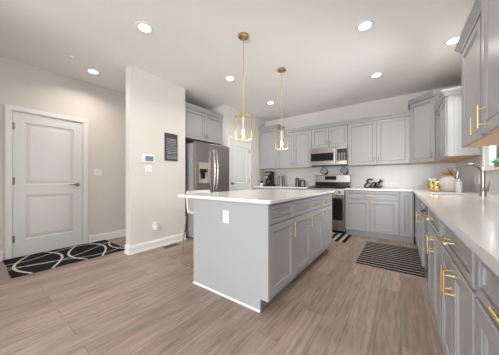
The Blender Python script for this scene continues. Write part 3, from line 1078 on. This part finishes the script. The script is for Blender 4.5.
mb.box(-r, r, -hw, hw, z1 - r, z1 + r)
mb.build('cage', 'gold', pend)
MB().lathe([(0.012, 1.80), (0.014, 1.78), (0.0125, 1.66), (0.016, 1.655), (0.010, 1.65)], 0, 0, 14).build('candle_sleeve', 'candle', pend, True)
MB().lathe([(0.008, 1.652), (0.016, 1.635), (0.0185, 1.61), (0.013, 1.585), (0.004, 1.565)], 0, 0, 14).build('bulb', 'bulb', pend, True)
pl = bpy.data.lights.new('pendant_glow', 'POINT')
pl.energy, pl.color, pl.shadow_soft_size = 1.3, (1, 0.8, 0.52), 0.03
po = bpy.data.objects.new('pendant_glow', pl)
COL.objects.link(po)
po.parent = pend
po.location = (0, 0, 1.545)
copy_thing(pend, (-1.442, 2.79, 0), 'gold cage pendant lamp farther from the camera, hanging over the back of the island')

# ------------------------------------------------------------------ recessed lights
cans = [((-2.25, 1.15), 'round recessed ceiling light nearest the top left, in front of the partition wall'),
        ((-3.79, 1.15), 'round recessed ceiling light above the front door hall'),
        ((-2.25, 2.54), 'round recessed ceiling light in front of the refrigerator'),
        ((-2.25, 3.85), 'round recessed ceiling light in front of the pantry door, farthest left at the back'),
        ((-0.31, 2.53), 'round recessed ceiling light nearest the top centre, over the aisle'),
        ((-0.31, 3.82), 'round recessed ceiling light in front of the Eat sign cabinets'),
        ((0.51, 3.42), 'round recessed ceiling light above the sink, beside the right wall cabinets')]
can = thing('recessed_light', cans[0][1], 'ceiling light', (*cans[0][0], H), 0, 'recessed ceiling lights')
mb = MB()
n = 32
ringp = [(0.092, -0.0005), (0.092, -0.006), (0.084, -0.009), (0.060, -0.004)]
rings = [[mb.bm.verts.new((r * math.cos(2 * PI * i / n), r * math.sin(2 * PI * i / n), z)) for i in range(n)] for r, z in ringp]
for a, b in zip(rings, rings[1:]):
    for i in range(n):
        mb.bm.faces.new((a[i], a[(i + 1) % n], b[(i + 1) % n], b[i]))
mb.build('trim_ring', 'white', can, True)
MB().lathe([(0.0605, -0.001), (0.0605, -0.0035), (0.03, -0.0045)], 0, 0, 32).build('lens', 'lens', can)
al = bpy.data.lights.new('downlight', 'AREA')
al.shape, al.size, al.energy, al.color = 'DISK', 0.13, CAN_POWER, CAN_COLOR
al.spread = CAN_SPREAD
ao = bpy.data.objects.new('downlight', al)
COL.objects.link(ao)
ao.parent = can
ao.location = (0, 0, -0.012)
for (p, lab) in cans[1:]:
    copy_thing(can, (*p, H), lab)
sd = MB().lathe([(0.032, H - 0.0005), (0.032, H - 0.006), (0.014, H - 0.01), (0.010, H - 0.03), (0.018, H - 0.033)], -3.55, 0.85, 20).build('fire_sprinkler', 'plast', None, True)
tag(sd, 'small white fire sprinkler on the ceiling near the front door', 'sprinkler')

# ------------------------------------------------------------------ rugs
o = MB().box(-0.425, 0.425, -0.59, 0.59, 0, 0.010, 0.004).build('entry_rug', 'wave', loc=(-3.845, 0.885, 0.0005))
tag(o, 'black entry rug with white wavy lines in front of the front door', 'rug')
o = MB().box(-0.345, 0.345, -0.57, 0.57, 0, 0.008, 0.003).build('kitchen_rug', 'stripe_y', loc=(-0.13, 3.55, 0.0005))
tag(o, 'large black rug with many thin white stripes in front of the sink', 'rug')
o = MB().box(-0.45, 0.45, -0.29, 0.29, 0, 0.008, 0.003).build('range_rug', 'stripe_x', loc=(-1.22, 4.12, 0.0005))
tag(o, 'black mat with broad white stripes on the floor before the range', 'rug')

# ------------------------------------------------------------------ bar stool behind island
st = thing('bar_stool', 'bar stool with chrome sled legs tucked under the island overhang', 'stool', (-2.01, 1.86, 0), 0)
mb = MB()
for sy in (-1, 1):
    y = sy * 0.215
    mb.tube([(0.17, y * 0.8, 0.60), (0.20, y, 0.02), (0.19, y, 0.0105), (0.15, y, 0.0105), (-0.26, y, 0.0105), (-0.285, y, 0.014), (-0.29, y, 0.03), (-0.20, y * 0.93, 0.615)], 0.0095, 10)
for (x_, z_) in ((0.187, 0.25),):
    mb.tube([(x_, -0.207, z_), (x_, 0.207, z_)], 0.009, 10)
mb.build('sled_frame', 'chrome', st, True)
# padded shell: seat and back, curved
mb = MB()


def shell(mb, prof, wd, th):
    rows = []
    nn = 8
    for (x, z, nx, nz, ws_) in prof:
        row = []
        for s_ in (0, 1):
            for i in range(nn + 1):
                u = -1 + 2 * i / nn
                bend = 0.03 * u * u
                row.append(mb.bm.verts.new((x + nx * (th * s_ + bend), u * wd * ws_, z + nz * (th * s_ + bend))))
        rows.append(row)
    k = nn + 1
    for a, b in zip(rows, rows[1:]):
        for i in range(nn):
            mb.bm.faces.new((a[i], a[i + 1], b[i + 1], b[i]))
            mb.bm.faces.new((a[k + i], b[k + i], b[k + i + 1], a[k + i + 1]))
        mb.bm.faces.new((a[0], b[0], b[k], a[k]))
        mb.bm.faces.new((a[nn], a[k + nn], b[k + nn], b[nn]))
    for row in (rows[0], rows[-1]):
        for i in range(nn):
            mb.bm.faces.new((row[i], row[k + i], row[k + i + 1], row[i + 1]))


shell(mb, [(0.20, 0.615, 0, 1, 0.86), (0.12, 0.62, 0, 1, 1), (-0.05, 0.622, 0, 1, 1), (-0.15, 0.625, 0.2, 0.97, 1), (-0.19, 0.645, 0.75, 0.65, 1)], 0.205, 0.035)
mb.build('seat', 'beige', st, True)
mb = MB()
shell(mb, [(-0.20, 0.65, 0.95, 0.25, 0.98), (-0.215, 0.72, 1, 0.1, 1), (-0.23, 0.86, 1, 0.1, 1), (-0.24, 0.93, 1, 0.1, 0.9)], 0.205, 0.03)
mb.build('backrest', 'vinyl', st, True)
mb = MB()
shell(mb, [(-0.212, 0.625, 0.95, 0.25, 0.9), (-0.222, 0.70, 1, 0.1, 0.92), (-0.232, 0.80, 1, 0.1, 0.85)], 0.205, 0.008)
mb.build('back_shell', 'beige', st, True)


# ------------------------------------------------------------------ things on the walls
def wall_plate(name, label, cat, loc, rotz, kind, w=0.07, h=0.115, group=None):
    root = thing(name, label, cat, loc, rotz, group)
    MB().box(-w / 2, w / 2, -0.006, -0.0005, -h / 2, h / 2, 0.003).build('plate', 'plast', root)
    if kind == 'switch':
        k = max(1, round(w / 0.05 - 0.4))
        for i in range(k):
            xx = (i - (k - 1) / 2) * 0.046
            MB().prism([(-0.0055, -0.033), (-0.011, -0.0), (-0.0075, 0.033), (-0.0055, 0.033)], 'x', xx - 0.016, xx + 0.016).build('rocker', 'white', root)
    else:
        for dz in (-0.02, 0.02):
            mb = MB()
            mb.box(-0.016, 0.016, -0.0085, -0.0055, dz - 0.014, dz + 0.014, 0.002)
            mb.build('socket', 'white', root)
    return root


wall_plate('light_switch', 'white light switch on the left wall right of the front door', 'switch', (LX, 1.37, 1.21), PI / 2, 'switch', 0.115)
wall_plate('light_switch', 'white light switch plate below the alarm keypad on the partition wall', 'switch', (NX, 1.67, 1.255), PI / 2, 'switch', 0.115)
wall_plate('wall_outlet', 'low white outlet on the partition wall with an adapter plugged in', 'outlet', (NX, 1.765, 0.355), PI / 2, 'outlet')
ad = MB().box(-0.024, 0.024, -0.050, -0.009, -0.048, 0.014, 0.006, 2).build('plug_adapter', 'plast', loc=(NX, 1.778, 0.335), rotz=PI / 2)
tag(ad, 'white plug-in adapter in the low outlet on the partition wall', 'adapter')
wall_plate('wall_outlet', 'white outlet plate on the tiles behind the faucet, nearer the window', 'outlet', (RX - 0.012, 3.66, 1.08), ROT, 'outlet', group='backsplash outlets')
wall_plate('wall_outlet', 'white outlet plate on the tiles between white jar and faucet', 'outlet', (RX - 0.012, 3.84, 1.08), ROT, 'outlet', group='backsplash outlets')

kb = thing('alarm_keypad', 'white alarm keypad with blue-grey screen on the partition wall', 'alarm panel', (NX, 1.66, 1.405), PI / 2)
MB().box(-0.10, 0.10, -0.024, -0.0005, -0.062, 0.062, 0.006, 2).build('housing', 'plast', kb)
MB().box(-0.052, 0.074, -0.0265, -0.0235, -0.040, 0.036, 0.001).build('screen', 'screen', kb)
mb = MB()
for i in range(3):
    mb.box(-0.082, -0.066, -0.026, -0.0235, -0.03 + i * 0.025, -0.018 + i * 0.025, 0.001)
mb.build('button', 'plast2', kb)

sg = thing('wall_sign', 'dark chalkboard-style wall sign with white lettering on the partition wall', 'sign', (NX, 2.055, 1.628), PI / 2)
sw_, sh = 0.235, 0.46
MB().box(-sw_ / 2, sw_ / 2, -0.018, -0.0005, -sh / 2, sh / 2, 0.002).build('board', 'sign', sg)
random.seed(4)
mb = MB()
rowz = [0.135, 0.115, 0.085, 0.055, 0.03, 0.0, -0.03, -0.055, -0.085, -0.11, -0.14, -0.165, -0.19]
for i, z in enumerate(rowz):
    hh = (0.010, 0.012, 0.015, 0.011, 0.009, 0.013)[i % 6]
    x = -0.095 + random.uniform(0, 0.012)
    while x < 0.085:
        wl_ = random.uniform(0.012, 0.045)
        xe = min(x + wl_, 0.098)
        # a word: a row of short upright strokes with a top or foot bar
        q = x
        while q < xe:
            mb.box(q, q + 0.0035, -0.0195, -0.0175, z - hh / 2, z + hh / 2)
            q += 0.0065
        zz = z + random.choice((-1, 1, 0)) * hh / 2.6
        mb.box(x, xe, -0.0195, -0.0175, zz - 0.0018, zz + 0.0018)
        x = xe + 0.007
mb.build('lettering', 'chalk', sg)

# floor register
vr = thing('floor_register', 'small brown floor vent register beside the partition wall', 'vent', (-3.02, 1.98, 0), 0)
MB().box(-0.055, 0.055, -0.13, 0.13, 0.0003, 0.005, 0.001).build('frame', 'brownv', vr)
mb = MB()
for i in range(10):
    mb.box(-0.042, 0.042, -0.112 + i * 0.023, -0.102 + i * 0.023, 0.005, 0.0065)
mb.build('louver', 'black', vr)

# ------------------------------------------------------------------ countertop items
CZ = 0.915
# coffee maker
cm = thing('coffee_maker', 'black drip coffee maker on a tray in the back left corner', 'coffee maker', (-2.80, 4.72, CZ), 0)
MB().box(-0.125, 0.125, -0.12, 0.15, 0, 0.045, 0.012, 2).build('tray_base', 'black', cm)
mb = MB()
mb.box(-0.072, 0.072, 0.03, 0.14, 0.045, 0.36, 0.012, 2)
mb.build('tower', 'black', cm)
MB().box(-0.078, 0.078, -0.10, 0.14, 0.27, 0.385, 0.015, 2).build('brew_head', 'black', cm)
MB().lathe([(0.035, 0.046), (0.065, 0.052), (0.075, 0.10), (0.068, 0.17), (0.05, 0.205), (0.052, 0.222)], 0, -0.045, 20).build('carafe', 'glassblk', cm, True)
MB().box(-0.06, 0.06, -0.102, -0.098, 0.29, 0.345, 0.001).build('front_plate', 'steel', cm)
MB().lathe([(0.06, 0.385), (0.055, 0.397), (0.02, 0.402)], 0, -0.01, 20).build('lid', 'chrome', cm, True)
# jar with a black knob
jr = thing('sugar_jar', 'small white jar with round black lid knob left of the coffee maker', 'jar', (-3.0, 4.66, CZ), 0)
MB().lathe([(0.036, 0), (0.042, 0.01), (0.042, 0.07), (0.036, 0.085)], 0, 0, 18).build('body', 'plast', jr, True)
MB().lathe([(0.012, 0.084), (0.03, 0.10), (0.036, 0.12), (0.028, 0.142), (0.008, 0.15)], 0, 0, 16).build('lid_knob', 'black', jr, True)
# french press
fp = thing('french_press', 'tall dark steel french press with side handle right of the coffee maker', 'french press', (-2.44, 4.72, CZ), 0)
MB().lathe([(0.055, 0), (0.058, 0.01), (0.056, 0.26), (0.060, 0.265)], 0, 0, 20).build('beaker', 'fside', fp, True)
mb = MB()
for k in range(4):
    a = PI / 4 + k * PI / 2
    mb.box(0.057 * math.cos(a) - 0.008, 0.057 * math.cos(a) + 0.008, 0.057 * math.sin(a) - 0.008, 0.057 * math.sin(a) + 0.008, 0.004, 0.262)
mb.build('frame_strip', 'black', fp)
MB().lathe([(0.060, 0.266), (0.056, 0.285), (0.01, 0.292), (0.006, 0.30), (0.014, 0.308), (0.008, 0.318)], 0, 0, 20).build('lid', 'chrome', fp, True)
MB().tube([(-0.055, -0.01, 0.24), (-0.10, -0.02, 0.235), (-0.115, -0.022, 0.20), (-0.11, -0.022, 0.10), (-0.10, -0.02, 0.05), (-0.056, -0.01, 0.03)], 0.009, 8).build('side_handle', 'black', fp, True)
# arched rack
rk = thing('arched_rack', 'black twin-arch metal rack on the worktop left of the range', 'rack', (-1.93, 4.70, CZ), 0)


def arch(x0, x1, h, r, flat=True):
    pts = [(x0, 0, 0.0105), (x0, 0, h - r)]
    for i in range(1, 6):
        a = PI - PI / 2 * i / 5
        pts.append((x0 + r + r * math.cos(a), 0, h - r + r * math.sin(a)))
    for i in range(0, 6):
        a = PI / 2 - PI / 2 * i / 5
        pts.append((x1 - r + r * math.cos(a), 0, h - r + r * math.sin(a)))
    pts.append((x1, 0, 0.0105))
    return pts


for (a, b, h, r) in ((-0.12, -0.035, 0.225, 0.035), (-0.015, 0.11, 0.185, 0.045)):
    mb = MB()
    P = arch(a, b, h, r)
    wdt, th = 0.03, 0.014
    cxm = (a + b) / 2
    outer = [(p[0], p[2]) for p in P]
    inner = [(cxm + (p[0] - cxm) * (1 - 2 * 0.018 / (b - a)), p[2] - (0.018 if p[2] > 0.02 else 0)) for p in P]
    mb.prism([(x_, z_ - 0.0105) for (x_, z_) in outer + inner[::-1]], 'y', -wdt, wdt)
    mb.box(a, b, -wdt, wdt, 0, 0.014)
    mb.build('arch', 'blackmetal', rk)
    MB().box(a + 0.015, b - 0.015, wdt - 0.006, wdt - 0.001, 0.012, h - 0.025).build('back_plate', 'plast2', rk)

# pot holders on the range backguard
for i, (x_, lab) in enumerate(((-1.46, 'grey diamond pot holder above the left of the range'), (-1.02, 'grey diamond pot holder above the right of the range'))):
    ph = thing('pot_holder', lab, 'pot holder', (x_, 4.992, 1.1955), 0, 'diamond pot holders over the range')
    s_ = 0.108
    mb = MB()
    mb.prism([(0, 0.003), (s_ * 0.86, s_ * 0.78), (-0.02, s_ * 1.85), (-s_ * 0.86, s_ * 0.78)], 'y', 0.0, 0.014)
    mb.build('pad', 'cloth', ph)
    mb = MB()
    c4 = [(0, 0.006), (s_ * 0.86, s_ * 0.78), (-0.02, s_ * 1.85), (-s_ * 0.86, s_ * 0.78)]
    for k in range(4):
        a, b = c4[k], c4[(k + 1) % 4]
        mb.tube([(a[0], 0.0, a[1]), (b[0], 0.0, b[1])], 0.0065, 6)
    mb.build('binding', 'black', ph)
    MB().prism([(s_ * 0.05, 0.008), (s_ * 0.84, s_ * 0.76), (s_ * 0.62, 0.012)], 'y', -0.004, 0.012).build('dark_corner', 'black', ph)

# Eat sign: brush-script strokes
eat = thing('word_sign', 'black cut-out script word sign reading Eat on the back worktop', 'sign', (-0.60, 4.72, CZ), 0)


def bez(pts, n=10):
    """Catmull-Rom through points"""
    P = [Vector((p[0], p[1])) for p in pts]
    P = [P[0] * 2 - P[1]] + P + [P[-1] * 2 - P[-2]]
    out = []
    for i in range(1, len(P) - 2):
        for k in range(n):
            t = k / n
            a, b, c_, d = P[i - 1], P[i], P[i + 1], P[i + 2]
            out.append(0.5 * ((2 * b) + (c_ - a) * t + (2 * a - 5 * b + 4 * c_ - d) * t * t + (3 * b - a - 3 * c_ + d) * t ** 3))
    out.append(P[-2])
    return out


def stroke(mb, pts, wid, th=0.018, y=0.0):
    q = bez(pts)
    lft, rgt = [], []
    for i, p in enumerate(q):
        t = (q[min(i + 1, len(q) - 1)] - q[max(i - 1, 0)]).normalized()
        # broad-nib pen: thicker on down strokes
        w_ = wid * (0.72 + 0.38 * abs(t.y)) / 2
        nrm_ = Vector((-t.y, t.x))
        lft.append(p + nrm_ * w_)
        rgt.append(p - nrm_ * w_)
    V = []
    for (a, b) in zip(lft, rgt):
        V.append([mb.bm.verts.new((a.x, y - th / 2, a.y)), mb.bm.verts.new((b.x, y - th / 2, b.y)), mb.bm.verts.new((b.x, y + th / 2, b.y)), mb.bm.verts.new((a.x, y + th / 2, a.y))])
    for a, b in zip(V, V[1:]):
        for k in range(4):
            mb.bm.faces.new((a[k], a[(k + 1) % 4], b[(k + 1) % 4], b[k]))
    mb.bm.faces.new(V[0][::-1])
    mb.bm.faces.new(V[-1])


SC = 0.180


def sc(pts, ox):
    # slanted script
    return [((p[0] + p[1] * 0.22) * SC + ox, p[1] * SC) for p in pts]


wd_ = 0.036
mb = MB()
stroke(mb, sc([(0.62, 0.86), (0.50, 0.97), (0.28, 0.96), (0.16, 0.80), (0.26, 0.60), (0.44, 0.55)], 0), wd_)
stroke(mb, sc([(0.44, 0.55), (0.20, 0.52), (0.04, 0.32), (0.10, 0.12), (0.30, 0.075), (0.52, 0.16), (0.66, 0.32)], 0), wd_)
stroke(mb, sc([(0.12, 0.90), (0.30, 0.99), (0.60, 0.98)], 0), wd_ * 0.7)
mb.build('letter_E', 'blackmetal', eat)
mb = MB()
stroke(mb, sc([(0.44, 0.52), (0.30, 0.62), (0.12, 0.52), (0.02, 0.28), (0.08, 0.09), (0.22, 0.09), (0.36, 0.26), (0.46, 0.56)], 0.108), wd_)
stroke(mb, sc([(0.46, 0.58), (0.40, 0.28), (0.42, 0.11), (0.52, 0.09), (0.66, 0.24)], 0.108), wd_)
mb.build('letter_a', 'blackmetal', eat)
mb = MB()
stroke(mb, sc([(0.26, 0.96), (0.16, 0.50), (0.12, 0.20), (0.20, 0.075), (0.34, 0.12), (0.46, 0.28)], 0.208), wd_)
stroke(mb, sc([(-0.04, 0.64), (0.18, 0.67), (0.46, 0.70)], 0.208), wd_ * 0.8)
mb.build('letter_t', 'blackmetal', eat)
for ch in eat.children:
    ch.location.z = -min(v.co.z for v in ch.data.vertices)


# plant on the window sill
pp = thing('potted_plant', 'small green plant in a brown pot on the sink window sill', 'plant', (RX + 0.028, 3.20, WZ0 + 0.0005), 0)
MB().lathe([(0.026, 0), (0.030, 0.004), (0.036, 0.052), (0.038, 0.056), (0.034, 0.06), (0.030, 0.052)], 0, 0, 20).build('pot', 'clay', pp, True)
mb = MB()
random.seed(3)
for k in range(26):
    a = k * 2.4
    el = 0.15 + 1.2 * (k / 26)
    d = Vector((math.cos(a) * math.cos(el), math.sin(a) * math.cos(el), math.sin(el)))
    p0 = Vector((0, 0, 0.05)) + Vector((d.x, d.y, 0)) * 0.012
    ln = random.uniform(0.045, 0.062)
    mb.tube([p0, p0 + d * ln * 0.4, p0 + d * ln * 0.75, p0 + d * ln], [0.004, 0.0085, 0.007, 0.001], 6)
mb.build('foliage', 'leafgreen', pp, True)


# gold pears
def pear(name, label, loc, s_, grp):
    r = thing(name, label, 'ornament', loc, 0, grp)
    MB().lathe([(0.018 * s_, 0), (0.036 * s_, 0.008 * s_), (0.046 * s_, 0.035 * s_), (0.048 * s_, 0.07 * s_), (0.042 * s_, 0.098 * s_), (0.029 * s_, 0.122 * s_), (0.018 * s_, 0.132 * s_), (0.006 * s_, 0.136 * s_)], 0, 0, 24).build('body', 'goldp', r, True)
    MB().tube([(0, 0, 0.130 * s_), (0.003, 0, 0.145 * s_), (0.010, 0, 0.162 * s_)], [0.004 * s_, 0.0035 * s_, 0.005 * s_], 8).build('stem', 'brass', r, True)
    mb = MB()
    for sg in (-1, 1):
        mb.prism([(0, 0.138 * s_), (sg * 0.016 * s_, 0.152 * s_), (sg * 0.034 * s_, 0.150 * s_), (sg * 0.018 * s_, 0.140 * s_)], 'y', -0.002, 0.002)
    mb.build('leaf', 'goldp', r)
    return r


pear('gold_pear', 'larger shiny gold pear ornament in the worktop corner', (0.375, 4.09, CZ), 1.14, 'gold pears')
pear('gold_pear', 'smaller shiny gold pear ornament beside the white pineapple jar', (0.398, 3.835, CZ), 0.92, 'gold pears')
# white pineapple jar
pj = thing('pineapple_jar', 'round white ribbed jar with gold pineapple-leaf lid by the gold pears', 'jar', (0.548, 3.945, CZ), 0)
MB().lathe([(0.075, 0), (0.092, 0.012), (0.114, 0.06), (0.118, 0.10), (0.108, 0.15), (0.085, 0.185), (0.055, 0.205), (0.03, 0.212)], 0, 0, 60, flute=0.012).build('body', 'ceramic', pj, True)
mb = MB()
mb.lathe([(0.032, 0.210), (0.034, 0.222), (0.024, 0.232)], 0, 0, 16)
lvs = []
for ring, (nn, rr, zz, ln, tilt) in enumerate(((7, 0.022, 0.226, 0.085, 0.35), (6, 0.016, 0.232, 0.085, 0.8), (4, 0.008, 0.236, 0.085, 1.25))):
    for k in range(nn):
        a = 2 * PI * k / nn + ring * 0.4
        d = Vector((math.cos(a), math.sin(a), 0))
        u = d * math.cos(tilt) + Vector((0, 0, math.sin(tilt)))
        p0 = d * rr + Vector((0, 0, zz))
        mb.tube([p0, p0 + u * ln * 0.35, p0 + u * ln * 0.7 + Vector((0, 0, 0.004)), p0 + u * ln + Vector((0, 0, 0.012))], [0.007, 0.010, 0.007, 0.0015], 6)
mb.build('leaf_lid', 'brass', pj)
# soap bottle
sb = thing('soap_bottle', 'pale frosted soap pump bottle standing behind the sink left of the faucet', 'bottle', (0.605, 3.745, CZ), 0)
MB().lathe([(0.030, 0), (0.034, 0.006), (0.034, 0.12), (0.028, 0.140), (0.013, 0.148)], 0, 0, 20).build('body', 'soap', sb, True)
mb = MB()
mb.lathe([(0.015, 0.146), (0.015, 0.162), (0.005, 0.164), (0.005, 0.185), (0.011, 0.187), (0.011, 0.195)], 0, 0, 12)
mb.tube([(0, 0, 0.191), (-0.035, 0, 0.191), (-0.042, 0, 0.183)], 0.004, 8)
mb.build('pump', 'plast', sb, True)
# faucet
fa = thing('kitchen_faucet', 'tall brushed nickel gooseneck faucet with side lever behind the sink', 'faucet', (0.665, 3.06, CZ), 0)
MB().lathe([(0.030, 0), (0.030, 0.006), (0.024, 0.012), (0.022, 0.075), (0.0185, 0.085)], 0, 0, 20).build('base', 'nickel', fa, True)
pts = [(0, 0, 0.08), (0, 0, 0.222)]
hx_, hy_ = -0.168, 0.09
hl = math.hypot(hx_, hy_)
ux, uy = hx_ / hl, hy_ / hl
R = hl / 2
for i in range(0, 15):
    a = PI - PI * 0.93 * i / 14
    pts.append((ux * (R + R * math.cos(a)), uy * (R + R * math.cos(a)), 0.222 + R * 1.02 * math.sin(a)))
MB().tube(pts, [0.0165] * 2 + [0.0165 - 0.0025 * i / 14 for i in range(15)], 14).build('gooseneck', 'nickel', fa, True)
e = Vector(pts[-1])
d = Vector((ux * 0.14, uy * 0.14, -1)).normalized()
MB().tube([e - d * 0.004, e + d * 0.02, e + d * 0.06, e + d * 0.072], [0.0145, 0.016, 0.021, 0.018], 14).build('spray_head', 'nickel', fa, True)
mb = MB()
mb.cyl((0, 0, 0.055), (0.02, -0.04, 0.055), 0.013, 12)
mb.tube([(0.02, -0.04, 0.055), (0.024, -0.048, 0.09), (0.03, -0.06, 0.14)], [0.009, 0.007, 0.005], 10)
mb.build('side_lever', 'nickel', fa, True)
